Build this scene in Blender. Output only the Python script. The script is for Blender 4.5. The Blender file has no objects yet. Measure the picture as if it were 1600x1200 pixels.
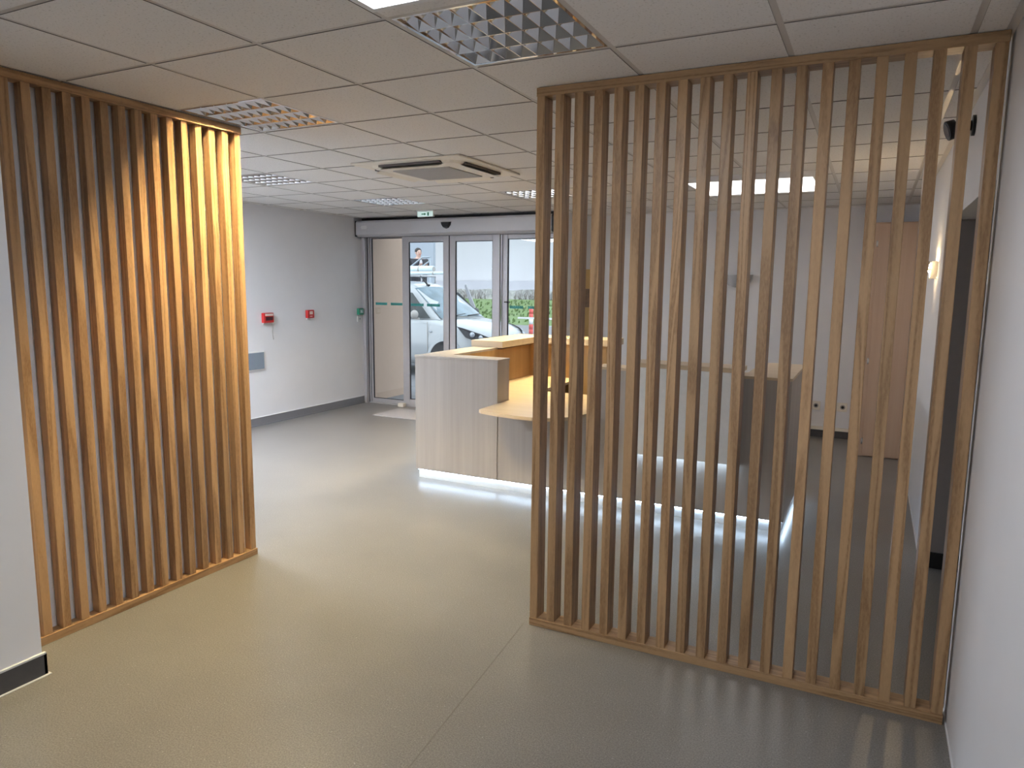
import bpy, bmesh, math, random
from mathutils import Vector, Matrix
random.seed(7)
PORCH = 9.33         # far end of the porch wall
SC = bpy.context.scene
COL = SC.collection
PI = math.pi
HC = 2.592          # ceiling height
XL, XR = -6.46, 0.372
YB = 8.85

# ---------------------------------------------------------------- mesh helper
class MB:
    def __init__(s):
        s.bm = bmesh.new()
    def quad(s, pts, m=0):
        f = s.bm.faces.new([s.bm.verts.new(p) for p in pts]); f.material_index = m; return f
    def box(s, x0, x1, y0, y1, z0, z1, m=0, M=None):
        c = [(x0,y0,z0),(x1,y0,z0),(x1,y1,z0),(x0,y1,z0),(x0,y0,z1),(x1,y0,z1),(x1,y1,z1),(x0,y1,z1)]
        if M is not None: c = [M @ Vector(p) for p in c]
        v = [s.bm.verts.new(p) for p in c]
        for q in ((3,2,1,0),(4,5,6,7),(0,1,5,4),(1,2,6,5),(2,3,7,6),(3,0,4,7)):
            s.bm.faces.new([v[i] for i in q]).material_index = m
        return s
    def prism(s, poly, a0, a1, ax='z', m=0):
        def P(p, a):
            return {'z': (p[0],p[1],a), 'y': (p[0],a,p[1]), 'x': (a,p[0],p[1])}[ax]
        n = len(poly)
        A = [s.bm.verts.new(P(p,a0)) for p in poly]; B = [s.bm.verts.new(P(p,a1)) for p in poly]
        fs = [s.bm.faces.new(A[::-1]), s.bm.faces.new(B)]
        for i in range(n):
            fs.append(s.bm.faces.new([A[i],A[(i+1)%n],B[(i+1)%n],B[i]]))
        for f in fs: f.material_index = m
        return s
    def tube(s, pts, r, seg=10, m=0, cap=True):
        pts = [Vector(p) for p in pts]; rings = []
        for i, p in enumerate(pts):
            a = pts[max(i-1,0)]; b = pts[min(i+1,len(pts)-1)]
            t = (b-a).normalized(); u = t.orthogonal() if abs(t.z) > .95 else t.cross(Vector((0,0,1)))
            u.normalize(); w = t.cross(u)
            rr = r[i] if isinstance(r,(list,tuple)) else r
            rings.append([s.bm.verts.new(p + (u*math.cos(k*2*PI/seg)+w*math.sin(k*2*PI/seg))*rr) for k in range(seg)])
        for A, B in zip(rings, rings[1:]):
            for k in range(seg):
                f = s.bm.faces.new([A[k],A[(k+1)%seg],B[(k+1)%seg],B[k]]); f.material_index = m; f.smooth = True
        if cap:
            s.bm.faces.new(rings[0][::-1]).material_index = m; s.bm.faces.new(rings[-1]).material_index = m
        return s
    def loft(s, rings, m=0, close=True, cap=True, smooth=True):
        R = [[s.bm.verts.new(p) for p in r] for r in rings]; n = len(R[0])
        for A, B in zip(R, R[1:]):
            for k in range(n if close else n-1):
                f = s.bm.faces.new([A[k],A[(k+1)%n],B[(k+1)%n],B[k]]); f.material_index = m; f.smooth = smooth
        if cap:
            s.bm.faces.new(R[0][::-1]).material_index = m; s.bm.faces.new(R[-1]).material_index = m
        return s
    def ball(s, c, rx, ry, rz, m=0, seg=16):
        M = Matrix.Translation(c) @ Matrix.Diagonal((rx,ry,rz,1))
        r = bmesh.ops.create_uvsphere(s.bm, u_segments=seg, v_segments=seg//2+2, radius=1, matrix=M)
        for v in r['verts']:
            for f in v.link_faces: f.material_index = m; f.smooth = True
        return s

ROOT = {}
def finish(mb, name, mats, parent=None, local=False, bevel=0, seg=2, normals=True):
    bm = mb.bm
    if normals: bmesh.ops.recalc_face_normals(bm, faces=bm.faces)
    off = Vector((0,0,0))
    if parent is not None and not local: off = ROOT.get(parent, Vector((0,0,0)))
    if off.length: bmesh.ops.translate(bm, verts=bm.verts, vec=-off)
    me = bpy.data.meshes.new(name); bm.to_mesh(me); bm.free()
    for m in (mats if isinstance(mats,(list,tuple)) else [mats]): me.materials.append(m)
    o = bpy.data.objects.new(name, me); COL.objects.link(o)
    if parent is not None: o.parent = parent; ROOT[o] = off
    if bevel:
        b = o.modifiers.new('bevel','BEVEL'); b.width = bevel; b.segments = seg; b.limit_method = 'ANGLE'; b.angle_limit = .6
    return o
def thing(name, label, cat, loc=(0,0,0), rz=0, group=None, kind=None):
    o = bpy.data.objects.new(name, None); COL.objects.link(o); o.empty_display_size = .1
    o.location = loc; o.rotation_euler = (0,0,rz); ROOT[o] = Vector(loc)
    tag(o, label, cat, group, kind); return o
def tag(o, label=None, cat=None, group=None, kind=None):
    if label: o['label'] = label
    if cat: o['category'] = cat
    if group: o['group'] = group
    if kind: o['kind'] = kind
    return o
def single(mb, name, mats, label, cat, loc, bevel=0, group=None):
    """a thing that is one mesh, with its origin at loc"""
    bmesh.ops.translate(mb.bm, verts=mb.bm.verts, vec=-Vector(loc))
    o = finish(mb, name, mats, bevel=bevel); o.location = loc
    return tag(o, label, cat, group)
def struct(mb, name, mats, label=None, cat='structure', bevel=0):
    o = finish(mb, name, mats, bevel=bevel); return tag(o, label, cat, None, 'structure')

# ---------------------------------------------------------------- materials
def newmat(name):
    m = bpy.data.materials.new(name); m.use_nodes = True
    nt = m.node_tree; nt.nodes.clear()
    out = nt.nodes.new('ShaderNodeOutputMaterial'); b = nt.nodes.new('ShaderNodeBsdfPrincipled')
    nt.links.new(b.outputs[0], out.inputs[0])
    return m, nt, b, out
def N(nt, t, **k):
    n = nt.nodes.new(t)
    for a, v in k.items():
        if a.startswith('i_'): n.inputs[a[2:].replace('_',' ')].default_value = v
        else: setattr(n, a, v)
    return n
def ramp(nt, fac, stops):
    r = nt.nodes.new('ShaderNodeValToRGB'); e = r.color_ramp.elements
    e[0].position, e[0].color = stops[0][0], (*stops[0][1],1); e[1].position, e[1].color = stops[-1][0], (*stops[-1][1],1)
    for p, c in stops[1:-1]:
        x = e.new(p); x.color = (*c,1)
    nt.links.new(fac, r.inputs[0]); return r.outputs[0]
def objco(nt, scale=(1,1,1), rnd=False):
    tc = N(nt,'ShaderNodeTexCoord'); v = tc.outputs['Object']
    if rnd:
        oi = N(nt,'ShaderNodeObjectInfo'); mul = N(nt,'ShaderNodeVectorMath', operation='SCALE'); mul.inputs[0].default_value = (3.7,2.3,9.1)
        nt.links.new(oi.outputs['Random'], mul.inputs['Scale'])
        s = N(nt,'ShaderNodeVectorMath', operation='MULTIPLY_ADD'); nt.links.new(oi.outputs['Random'], s.inputs[0])
        ad = N(nt,'ShaderNodeVectorMath', operation='ADD'); nt.links.new(v, ad.inputs[0]); nt.links.new(mul.outputs[0], ad.inputs[1]); v = ad.outputs[0]
    mp = N(nt,'ShaderNodeVectorMath', operation='MULTIPLY'); mp.inputs[1].default_value = scale
    nt.links.new(v, mp.inputs[0]); return mp.outputs[0]
def plain(name, col, rough=.5, metal=0, spec=.5, noise=.03, nscale=30, bump=0, coat=0):
    m, nt, b, out = newmat(name)
    n = N(nt,'ShaderNodeTexNoise', i_Scale=nscale, i_Detail=4.0); nt.links.new(objco(nt), n.inputs['Vector'])
    c = ramp(nt, n.outputs[0], [(.25,tuple(max(0,x*(1-noise)) for x in col)),(.75,tuple(min(1,x*(1+noise)) for x in col))])
    nt.links.new(c, b.inputs['Base Color'])
    b.inputs['Roughness'].default_value = rough; b.inputs['Metallic'].default_value = metal
    b.inputs['Specular IOR Level'].default_value = spec; b.inputs['Coat Weight'].default_value = coat
    if bump:
        bp = N(nt,'ShaderNodeBump', i_Strength=bump, i_Distance=.002); nt.links.new(n.outputs[0], bp.inputs['Height']); nt.links.new(bp.outputs[0], b.inputs['Normal'])
    return m
def emit(name, col, strength):
    m, nt, b, out = newmat(name)
    b.inputs['Base Color'].default_value = (*[min(1,c) for c in col],1); b.inputs['Emission Color'].default_value = (*col,1); b.inputs['Emission Strength'].default_value = strength
    return m
def oak(name, axis, light=(.47,.292,.150), dark=(.27,.150,.070)):
    m, nt, b, out = newmat(name)
    st = {'x':(.05,1,1),'y':(1,.05,1),'z':(1,1,.05)}[axis]
    v = objco(nt, st, True)
    n1 = N(nt,'ShaderNodeTexNoise', i_Scale=10.0, i_Detail=2.0, i_Distortion=.8); nt.links.new(v, n1.inputs['Vector'])
    mul = N(nt,'ShaderNodeMath', operation='MULTIPLY'); mul.inputs[1].default_value = 40.0; nt.links.new(n1.outputs[0], mul.inputs[0])
    sn = N(nt,'ShaderNodeMath', operation='SINE'); nt.links.new(mul.outputs[0], sn.inputs[0])
    n2 = N(nt,'ShaderNodeTexNoise', i_Scale=160.0, i_Detail=3.0); nt.links.new(objco(nt, tuple(.25 if a==.05 else 1 for a in st), True), n2.inputs['Vector'])
    mx = N(nt,'ShaderNodeMath', operation='MULTIPLY_ADD'); mx.inputs[1].default_value = .24; mx.inputs[2].default_value = .24; nt.links.new(sn.outputs[0], mx.inputs[0])
    ad = N(nt,'ShaderNodeMath', operation='MULTIPLY_ADD'); ad.inputs[1].default_value = .60; nt.links.new(n2.outputs[0], ad.inputs[0]); nt.links.new(mx.outputs[0], ad.inputs[2])
    mid = tuple((a+c)/2*1.02 for a,c in zip(light,dark))
    c = ramp(nt, ad.outputs[0], [(.22,light),(.52,tuple(.72*a+.28*d for a,d in zip(light,dark))),(.86,dark)])
    hs = N(nt,'ShaderNodeHueSaturation'); oi = N(nt,'ShaderNodeObjectInfo')
    mr = N(nt,'ShaderNodeMapRange'); mr.inputs[3].default_value = .88; mr.inputs[4].default_value = 1.12; nt.links.new(oi.outputs['Random'], mr.inputs[0])
    nt.links.new(mr.outputs[0], hs.inputs['Value']); nt.links.new(c, hs.inputs['Color']); nt.links.new(hs.outputs[0], b.inputs['Base Color'])
    b.inputs['Roughness'].default_value = .38; b.inputs['Specular IOR Level'].default_value = .45
    bp = N(nt,'ShaderNodeBump', i_Strength=.08, i_Distance=.001); nt.links.new(n2.outputs[0], bp.inputs['Height']); nt.links.new(bp.outputs[0], b.inputs['Normal'])
    return m
def laminate(name, light, dark, axis='z', rough=.36):
    m, nt, b, out = newmat(name)
    st = {'x':(.02,1,1),'y':(1,.02,1),'z':(1,1,.02)}[axis]
    v = objco(nt, st)
    n1 = N(nt,'ShaderNodeTexNoise', i_Scale=14.0, i_Detail=6.0, i_Roughness=.7); nt.links.new(v, n1.inputs['Vector'])
    c = ramp(nt, n1.outputs[0], [(.3,light),(.7,dark)]); nt.links.new(c, b.inputs['Base Color'])
    b.inputs['Roughness'].default_value = rough; b.inputs['Specular IOR Level'].default_value = .4
    return m
def glassmat(name, tint=(.93,.97,.97)):
    m, nt, b, out = newmat(name); nt.nodes.remove(b)
    tr = N(nt,'ShaderNodeBsdfTransparent'); tr.inputs[0].default_value = (*tint,1)
    gl = N(nt,'ShaderNodeBsdfGlossy'); gl.inputs['Roughness'].default_value = .01
    fr = N(nt,'ShaderNodeFresnel', i_IOR=1.45); mx = N(nt,'ShaderNodeMixShader')
    nt.links.new(fr.outputs[0], mx.inputs[0]); nt.links.new(tr.outputs[0], mx.inputs[1]); nt.links.new(gl.outputs[0], mx.inputs[2]); nt.links.new(mx.outputs[0], out.inputs[0])
    return m
def floormat():
    m, nt, b, out = newmat('resin_floor')
    v = objco(nt)
    n1 = N(nt,'ShaderNodeTexNoise', i_Scale=1.6, i_Detail=5.0, i_Roughness=.6); nt.links.new(v, n1.inputs['Vector'])
    c1 = ramp(nt, n1.outputs[0], [(.25,(.172,.164,.154)),(.75,(.210,.200,.188))])
    n2 = N(nt,'ShaderNodeTexNoise', i_Scale=170.0, i_Detail=3.0); nt.links.new(v, n2.inputs['Vector'])
    c2 = ramp(nt, n2.outputs[0], [(.36,(.74,.74,.74)),(.64,(1.18,1.18,1.18))])
    mx = N(nt,'ShaderNodeMix', data_type='RGBA', blend_type='MULTIPLY'); mx.inputs['Factor'].default_value = 1
    nt.links.new(c1, mx.inputs['A']); nt.links.new(c2, mx.inputs['B'])
    vo = N(nt,'ShaderNodeTexVoronoi', i_Scale=38.0); nt.links.new(v, vo.inputs['Vector'])
    sp = ramp(nt, vo.outputs['Distance'], [(.05,(.42,.42,.42)),(.075,(0,0,0))])
    m2 = N(nt,'ShaderNodeMix', data_type='RGBA', blend_type='ADD'); m2.inputs['Factor'].default_value = .6
    nt.links.new(mx.outputs['Result'], m2.inputs['A']); nt.links.new(sp, m2.inputs['B'])
    nt.links.new(m2.outputs['Result'], b.inputs['Base Color'])
    rr = N(nt,'ShaderNodeMapRange'); rr.inputs[3].default_value = .29; rr.inputs[4].default_value = .33; nt.links.new(n1.outputs[0], rr.inputs[0]); nt.links.new(rr.outputs[0], b.inputs['Roughness'])
    b.inputs['Specular IOR Level'].default_value = .5
    bp = N(nt,'ShaderNodeBump', i_Strength=.05, i_Distance=.001); nt.links.new(n2.outputs[0], bp.inputs['Height']); nt.links.new(bp.outputs[0], b.inputs['Normal'])
    return m
def tilemat():
    m, nt, b, out = newmat('mineral_ceiling_tile')
    v = objco(nt)
    n = N(nt,'ShaderNodeTexNoise', i_Scale=110.0, i_Detail=3.0); nt.links.new(v, n.inputs['Vector'])
    c = ramp(nt, n.outputs[0], [(.30,(.60,.59,.57)),(.40,(.81,.80,.79)),(.8,(.84,.83,.82))]); nt.links.new(c, b.inputs['Base Color'])
    b.inputs['Roughness'].default_value = .9; b.inputs['Specular IOR Level'].default_value = .2
    return m

M_floor = floormat(); M_tile = tilemat()
M_wall = plain('white_wall_paint', (.80,.805,.835), .55, noise=.012, nscale=6, spec=.35)
M_wallwarm = plain('beige_porch_render', (.58,.42,.32), .8, noise=.03, nscale=12)
M_tbar = plain('white_ceiling_bar', (.60,.575,.55), .35, noise=.01)
M_edgeshade = plain('tile_edge_shadow_line', (.20,.185,.17), .95)  # dark colour on the tile sides paints the shadow line along the bars
M_slot = plain('shaded_outlet_plastic', (.10,.09,.085), .6)
M_base = plain('dark_grey_skirting', (.075,.075,.082), .45, noise=.08)
M_lip = plain('pale_caulk', (.62,.63,.65), .6)
M_joint = plain('floor_joint_filler', (.17,.155,.138), .5)
M_oakz = oak('oak_batten','z'); M_oakx = oak('oak_rail_across','x'); M_oaky = oak('oak_rail_along','y')
M_lam = laminate('pale_ash_laminate', (.43,.39,.355), (.345,.31,.28))
M_lamx = laminate('ash_laminate_top', (.64,.52,.37), (.54,.42,.28), 'x', .3)
M_lamin = laminate('honey_inner_laminate', (.56,.36,.17), (.45,.28,.12))
M_alu = plain('grey_aluminium', (.50,.49,.51), .4, .35, noise=.02)
M_aludark = plain('dark_gasket', (.012,.012,.018), .6)
M_hdr = plain('silver_header_cover', (.60,.60,.63), .4, .2, noise=.01)
M_black = plain('black_plastic', (.012,.012,.014), .4)
M_white = plain('white_plastic', (.82,.82,.82), .4)
M_pearl = plain('white_lacquer_panel', (.84,.86,.86), .35)
M_plinthpanel = plain('pale_grey_plinth', (.56,.58,.60), .5)
M_cream = plain('cream_plastic', (.84,.79,.70), .45)
M_grey = plain('grey_grille', (.40,.38,.36), .6)
M_red = plain('red_plastic', (.50,.02,.02), .4)
M_redlight = plain('pale_red_label', (.80,.62,.55), .5)
M_green = plain('green_plastic', (.02,.19,.12), .45)
M_teal = plain('teal_vinyl', (.03,.27,.25), .5)
M_bluegrey = plain('blue_grey_plate', (.22,.27,.33), .5)
M_mirror = plain('polished_aluminium', (.80,.80,.81), .06, 1, noise=.01)
M_chrome = plain('brushed_steel', (.55,.54,.53), .3, 1)
M_frost = plain('frosted_grey_glass', (.34,.33,.33), .3)
M_glass = glassmat('clear_glass')
M_tintglass = plain('tinted_car_glass', (.15,.21,.25), .12, noise=.35, nscale=4, spec=.25)
M_darkglass = plain('dark_car_glass', (.07,.078,.08), .15, noise=.2, nscale=6, spec=.2)
M_van = plain('white_car_paint', (.40,.42,.44), .25, coat=.8, noise=.005)
M_tyre = plain('black_rubber', (.02,.02,.022), .8)
M_lens = plain('headlight_lens', (.42,.45,.50), .1, .3, noise=.35, nscale=9)
M_mat = plain('grey_mat_fibre', (.42,.41,.43), .95, noise=.25, nscale=120, bump=.5)
M_beech = laminate('pink_beech_laminate', (.52,.37,.27), (.45,.31,.22))
M_yellow = laminate('yellow_birch_board', (.70,.50,.22), (.60,.42,.18))
M_brown = plain('brown_board', (.24,.17,.12), .6, noise=.3, nscale=20)
M_asphalt = plain('wet_asphalt', (.20,.20,.215), .55, noise=.2, nscale=4)
M_grass = plain('lawn_green', (.14,.215,.07), .9, noise=.25, nscale=3.2, bump=1)
M_stone = plain('pale_rubble', (.36,.35,.34), .9, noise=.45, nscale=5, bump=1)
M_clad = plain('white_cladding', (.44,.435,.455), .6, noise=.02, nscale=.6)
M_plinth = plain('grey_plinth_band', (.34,.34,.37), .7, noise=.05, nscale=1)
M_bluewall = plain('blue_grey_render', (.34,.38,.43), .7, noise=.03, nscale=1)
M_skin = plain('skin', (.62,.40,.32), .5)
M_coat = plain('dark_coat', (.025,.025,.032), .8, noise=.3, nscale=30)
M_hair = plain('dark_hair', (.02,.015,.012), .6)
M_trouser = plain('dark_trousers', (.03,.03,.035), .8)
M_shirt = plain('pale_shirt', (.55,.55,.6), .7)
M_rail = plain('galvanised_rail', (.34,.39,.44), .5, .3)
M_pipe = plain('pale_blue_white_pipe', (.66,.76,.80), .35)
M_redw = plain('red_paint', (.75,.10,.08), .5)
M_twig = plain('bare_twigs', (.24,.21,.20), .9, noise=.4)
M_led = emit('cool_led_strip', (.62,.80,1.0), 17.0)
M_diff = emit('led_panel_diffuser', (.90,.94,1.0), 6.0)
M_addedfill = emit('added_fill_panel_diffuser', (.84,.91,1.0), 46.0)
M_diff3 = emit('soft_led_panel_diffuser', (1.0,.95,.92), 2.4)
M_tubewarm = emit('warm_fluorescent_tube', (1.0,.79,.43), 850.0)
M_tubewarm2 = emit('warm_fluorescent_lamp', (1.0,.72,.38), 200.0)
M_tubecool = emit('cool_fluorescent_tube', (.82,.90,1.0), 220.0)
M_tubeoff = plain('unlit_fluorescent_tube', (.80,.82,.85), .3)
M_bulb = emit('warm_halogen_bulb', (1.0,.70,.36), 480.0)
M_exitface = emit('exit_sign_face', (.70,.92,.86), .28)

# ---------------------------------------------------------------- setting: floor and ceiling
f = MB(); f.box(XL-.05, XR+2.3, -3.2, 8.22, -.1, 0); f.box(-3.54, XR+2.3, 8.22, YB+.1, -.1, 0)
struct(f, 'floor', M_floor)
j = MB()
j.prism([(-1.352,1.85),(-1.348,1.85),(-1.470,3.095),(-1.474,3.095)], 0, .0012)
j.prism([(-1.30,-2.9),(-1.296,-2.9),(-1.348,1.85),(-1.352,1.85)], 0, .0012)
struct(j, 'trim_1', M_joint)

KX = [-2.153+.6*k for k in range(-9,6)]; JY = [2.112+.6*i for i in range(-10,13)]
LOUVRE = {(-2,1),(1,0),(-5,4),(-2,7),(-5,7)}
c = MB()
for ki in range(-9,6):
    for ji in range(-10,13):
        x0, y0 = -2.153+.6*ki, 2.112+.6*ji; x1, y1 = x0+.6, y0+.6
        if (ki,ji) in LOUVRE: continue
        a0, a1, b0, b1 = max(x0,XL), min(x1,XR), max(y0,-3.0), min(y1,YB)
        if a1-a0 < .01 or b1-b0 < .01: continue
        g = .0118; a0 += g; b0 += g; a1 -= g; b1 -= g
        P = [(a0,b0),(a0,b1),(a1,b1),(a1,b0)]
        c.quad([(x,y,HC) for x,y in P])
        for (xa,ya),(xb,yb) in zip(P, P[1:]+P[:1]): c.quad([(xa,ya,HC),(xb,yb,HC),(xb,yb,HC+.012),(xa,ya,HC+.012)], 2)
for x in KX:
    if XL < x < XR: c.box(x-.012, x+.012, -3.0, YB, HC+.0026, HC+.03, 1)
for y in JY:
    if -3 < y < YB:
        for x in [XL]+KX:
            x1 = min(x+.6 if x in KX else KX[[k > XL for k in KX].index(True)], XR)
            if x < XL or x1-x < .02: continue
            c.box(x+.012, x1-.012, y-.012, y+.012, HC+.003, HC+.03, 1)
# tile backs so that no light leaks between the tiles and the bars
c.box(XL-.1, XR+.1, -3.1, YB+.1, HC+.30, HC+.34, 0)
struct(c, 'ceiling', [M_tile, M_tbar, M_edgeshade])
t = MB()
t.box(XR-.03, XR, -3, YB, HC-.002, HC+.02); t.box(XL, XL+.022, 3.2, 8.05, HC-.002, HC+.02); t.box(-3.42, XR-.03, YB-.022, YB, HC-.002, HC+.02)
struct(t, 'trim_2', M_tbar)

# walls
w = MB(); w.box(XL-.12, XL, 1.5, 8.30, 0, HC+.3); struct(w, 'wall_left', M_wall)
w = MB(); w.box(XR, XR+.12, -3.0, 3.22, 0, HC+.3); w.box(XR, XR+.12, 3.22, 4.94, 2.10, HC+.3); w.box(XR, XR+.12, 4.94, YB+.1, 0, HC+.3)
struct(w, 'wall_right', M_wall)
w = MB(); w.box(-3.53, XR, YB, YB+.12, 0, HC+.3); struct(w, 'wall_back', M_wall)
w = MB(); w.box(-3.53, -3.427, 8.285, YB, 0, HC+.3); struct(w, 'wall_return', M_wall)
w = MB(); w.box(XL, -3.42, 8.16, 8.28, 2.335, HC+.3); struct(w, 'wall_entrance', M_black)
w = MB(); w.box(-3.24, -3.11, -3.0, 1.69, 0, HC+.3); struct(w, 'wall_hall', M_wall)
w = MB(); w.box(-3.60, -3.436, 1.60, 3.13, 0, HC+.3); w.box(-3.60, -3.24, 1.50, 1.69, 0, HC+.3); struct(w, 'wall_screen', M_wall)
w = MB(); w.box(XL, -3.60, 1.5, 1.6, 0, HC+.3); struct(w, 'wall_front', M_wall)
# rear wall of the hall with its big window (behind the camera)
w = MB(); w.box(-3.24, -2.35, -3.12, -3.0, 0, HC+.3); w.box(-.45, XR+.12, -3.12, -3.0, 0, HC+.3); w.box(-2.35, -.45, -3.12, -3.0, 0, .25); w.box(-2.35, -.45, -3.12, -3.0, 2.45, HC+.3)
struct(w, 'wall_rear', M_wall)
wn = thing('window_1', 'tall grey-framed window at the rear end of the hall', 'window', (-1.4,-3.06,.25), kind='structure')
fr = MB()
for x0, x1 in ((-2.35,-2.29),(-1.43,-1.37),(-.51,-.45)): fr.box(x0, x1, -3.1, -3.03, .25, 2.45)
fr.box(-2.35,-.45,-3.1,-3.03,.25,.31); fr.box(-2.35,-.45,-3.1,-3.03,2.39,2.45)
finish(fr, 'window_frame', M_alu, wn)
g = MB(); g.box(-2.29,-.51,-3.07,-3.06,.31,2.39); finish(g, 'pane', M_glass, wn)
# side corridor beyond the opening in the right wall
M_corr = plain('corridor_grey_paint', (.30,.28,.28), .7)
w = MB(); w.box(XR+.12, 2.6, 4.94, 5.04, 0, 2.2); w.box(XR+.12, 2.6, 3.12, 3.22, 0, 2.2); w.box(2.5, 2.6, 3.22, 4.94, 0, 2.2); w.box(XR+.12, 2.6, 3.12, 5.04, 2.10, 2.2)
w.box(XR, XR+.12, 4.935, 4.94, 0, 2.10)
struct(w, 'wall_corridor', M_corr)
# baseboards
b = MB(); b.box(XL, XL+.012, 1.6, 8.13, 0, .10); b.box(XL, XL+.02, 1.6, 8.13, 0, .018, 0); b.box(XL, XL+.014, 1.6, 8.13, .10, .104, 1)
struct(b, 'baseboard_left', [plain('grey_skirting', (.20,.20,.22), .4), M_lip])
b = MB(); b.box(-3.11, -3.098, -3.0, 1.702, 0, .095); b.box(-3.24, -3.098, 1.69, 1.702, 0, .095); b.box(-3.11, -3.096, -3.0, 1.70, .095, .103, 1); b.box(-3.11, -3.086, -3.0, 1.712, 0, .003, 1)
struct(b, 'baseboard_hall', [M_base, M_lip])
b = MB(); b.box(-3.42, -.04, YB-.012, YB, 0, .085); b.box(-3.28, -.04, YB-.03, YB, .085, .12, 1)
struct(b, 'baseboard_back', [M_base, M_cream])
b = MB(); b.box(XR+.001, 2.5, 4.922, 4.934, 0, .10); struct(b, 'baseboard_corridor', M_black)
b = MB(); b.box(XR-.006, XR, -3.0, 3.22, 0, .007); b.box(XR-.006, XR, 4.94, 8.0, 0, .007); struct(b, 'baseboard_right', M_lip)

# ---------------------------------------------------------------- slatted oak screens
def screen_batten(root, x, y, along):
    mb = MB()
    if along == 'x': mb.box(0,.040, 0,.089, .040, HC-.041)
    else: mb.box(-.050,0, 0,.040, .040, HC-.041)
    o = finish(mb, 'batten', M_oakz, root, local=True, bevel=.0018, seg=2)
    o.location = (x-root.location.x, y-root.location.y, 0); return o
def repeat(o, dx, dy):
    c = o.copy(); c.location = o.location + Vector((dx,dy,0)); COL.objects.link(c); return c
s1 = thing('slatted_screen', 'oak slatted room divider fixed to the right wall, with the reception desk seen through it', 'slatted screen', (-.54,3.138,0))
p0 = screen_batten(s1, -1.440, 3.098, 'x')
for i in range(1,20): repeat(p0, .0924*i, 0)
mb = MB(); mb.box(-1.442, .358, 3.096, 3.190, 0, .040); finish(mb, 'bottom_rail', M_oakx, s1, bevel=.002)
mb = MB(); mb.box(-1.442, .358, 3.096, 3.190, HC-.041, HC-.0025); finish(mb, 'top_rail', M_oakx, s1, bevel=.002)
s2 = thing('slatted_screen', 'oak slatted wall screen beside the white wall end at left, warmly lit near its top', 'slatted screen', (-3.406,2.5,0))
p0 = screen_batten(s2, -3.373, 1.850, 'y')
for i in range(1,15): repeat(p0, 0, .0900*i)
mb = MB(); mb.box(-3.432, -3.363, 1.705, 3.153, 0, .040); finish(mb, 'bottom_rail', M_oaky, s2, bevel=.002)
mb = MB(); mb.box(-3.432, -3.363, 1.705, 3.153, HC-.041, HC-.0025); finish(mb, 'top_rail', M_oaky, s2, bevel=.002)

# ---------------------------------------------------------------- ceiling lights
def louvre_light(ki, ji, label, tubemat):
    x0, y0 = -2.153+.6*ki+.012, 2.112+.6*ji+.012; x1, y1 = x0+.576, y0+.576
    t = thing('ceiling_light', label, 'ceiling light', ((x0+x1)/2,(y0+y1)/2,HC), group='louvred ceiling lights')
    h = MB(); d = .012
    h.box(x0,x1,y0,y0+d,HC+.002,HC+.11); h.box(x0,x1,y1-d,y1,HC+.002,HC+.11); h.box(x0,x0+d,y0+d,y1-d,HC+.002,HC+.11); h.box(x1-d,x1,y0+d,y1-d,HC+.002,HC+.11)
    h.box(x0,x1,y0,y1,HC+.11,HC+.115)
    finish(h, 'housing', M_mirror, t)
    lv = MB(); zb, zt = HC+.004, HC+.05
    for i in range(9):
        x = x0+d+(x1-x0-2*d)*i/8; a, bt = .0012, .017
        lv.prism([(x-a,zb),(x+a,zb),(x+bt,zt),(x-bt,zt)], y0+d, y1-d, 'y')
    for i in range(5):
        y = y0+d+(y1-y0-2*d)*i/4; a, bt = .0015, .034
        lv.prism([(y-a,zb-.001),(y+a,zb-.001),(y+bt,zt),(y-bt,zt)], x0+d, x1-d, 'x')
    finish(lv, 'louvre', M_mirror, t)
    for i in range(4):
        y = y0+d+(y1-y0-2*d)*(i+.5)/4
        tb = MB(); tb.tube([(x0+.02,y,HC+.082),(x1-.02,y,HC+.082)], .013, 10); finish(tb, 'lamp_tube', tubemat, t)
    return t
louvre_light(1, 0, 'unlit mirror-louvred ceiling light near the camera, reflecting dark shapes', M_tubeoff)
louvre_light(-2, 1, 'lit louvred ceiling light above the end of the left oak screen', M_tubewarm)
louvre_light(-5, 4, 'louvred ceiling light half hidden behind the left oak screen end', M_tubecool)
louvre_light(-5, 7, 'louvred ceiling light nearest the exit sign, before the entrance doors', M_tubewarm2)
louvre_light(-2, 7, 'louvred ceiling light partly behind the end of the right oak screen', M_tubewarm)
def led_panel(x0, x1, y0, y1, label, dm=None):
    t = thing('led_light_panel', label, 'ceiling light', ((x0+x1)/2,(y0+y1)/2,HC), group='flat light panels')
    m = MB(); d = .022; z = HC-.048
    m.prism([(x0,y0),(x1,y0),(x1,y1),(x0,y1)], z+.012, HC-.0025)
    for a in ((x0,x1,y0,y0+d),(x0,x1,y1-d,y1),(x0,x0+d,y0+d,y1-d),(x1-d,x1,y0+d,y1-d)): m.box(*a, z, z+.012)
    finish(m, 'frame', M_white, t)
    m = MB(); m.box(x0+d,x1-d,y0+d,y1-d,z+.004,z+.011); finish(m, 'diffuser', dm or M_diff, t)
led_panel(-1.475, -.45, .92, 1.935, 'flat white light panel cut by the top edge of the photo')
led_panel(-1.475, -.465, 6.05, 6.99, 'glowing flat light panel seen through the right oak screen', M_diff3)

led_panel(-6.05, -5.05, 3.30, 4.25, 'added unseen fill light panel over the waiting side behind the left oak screen', M_addedfill)  # added panel, hidden from the camera, brightens the left wall and far room

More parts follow.
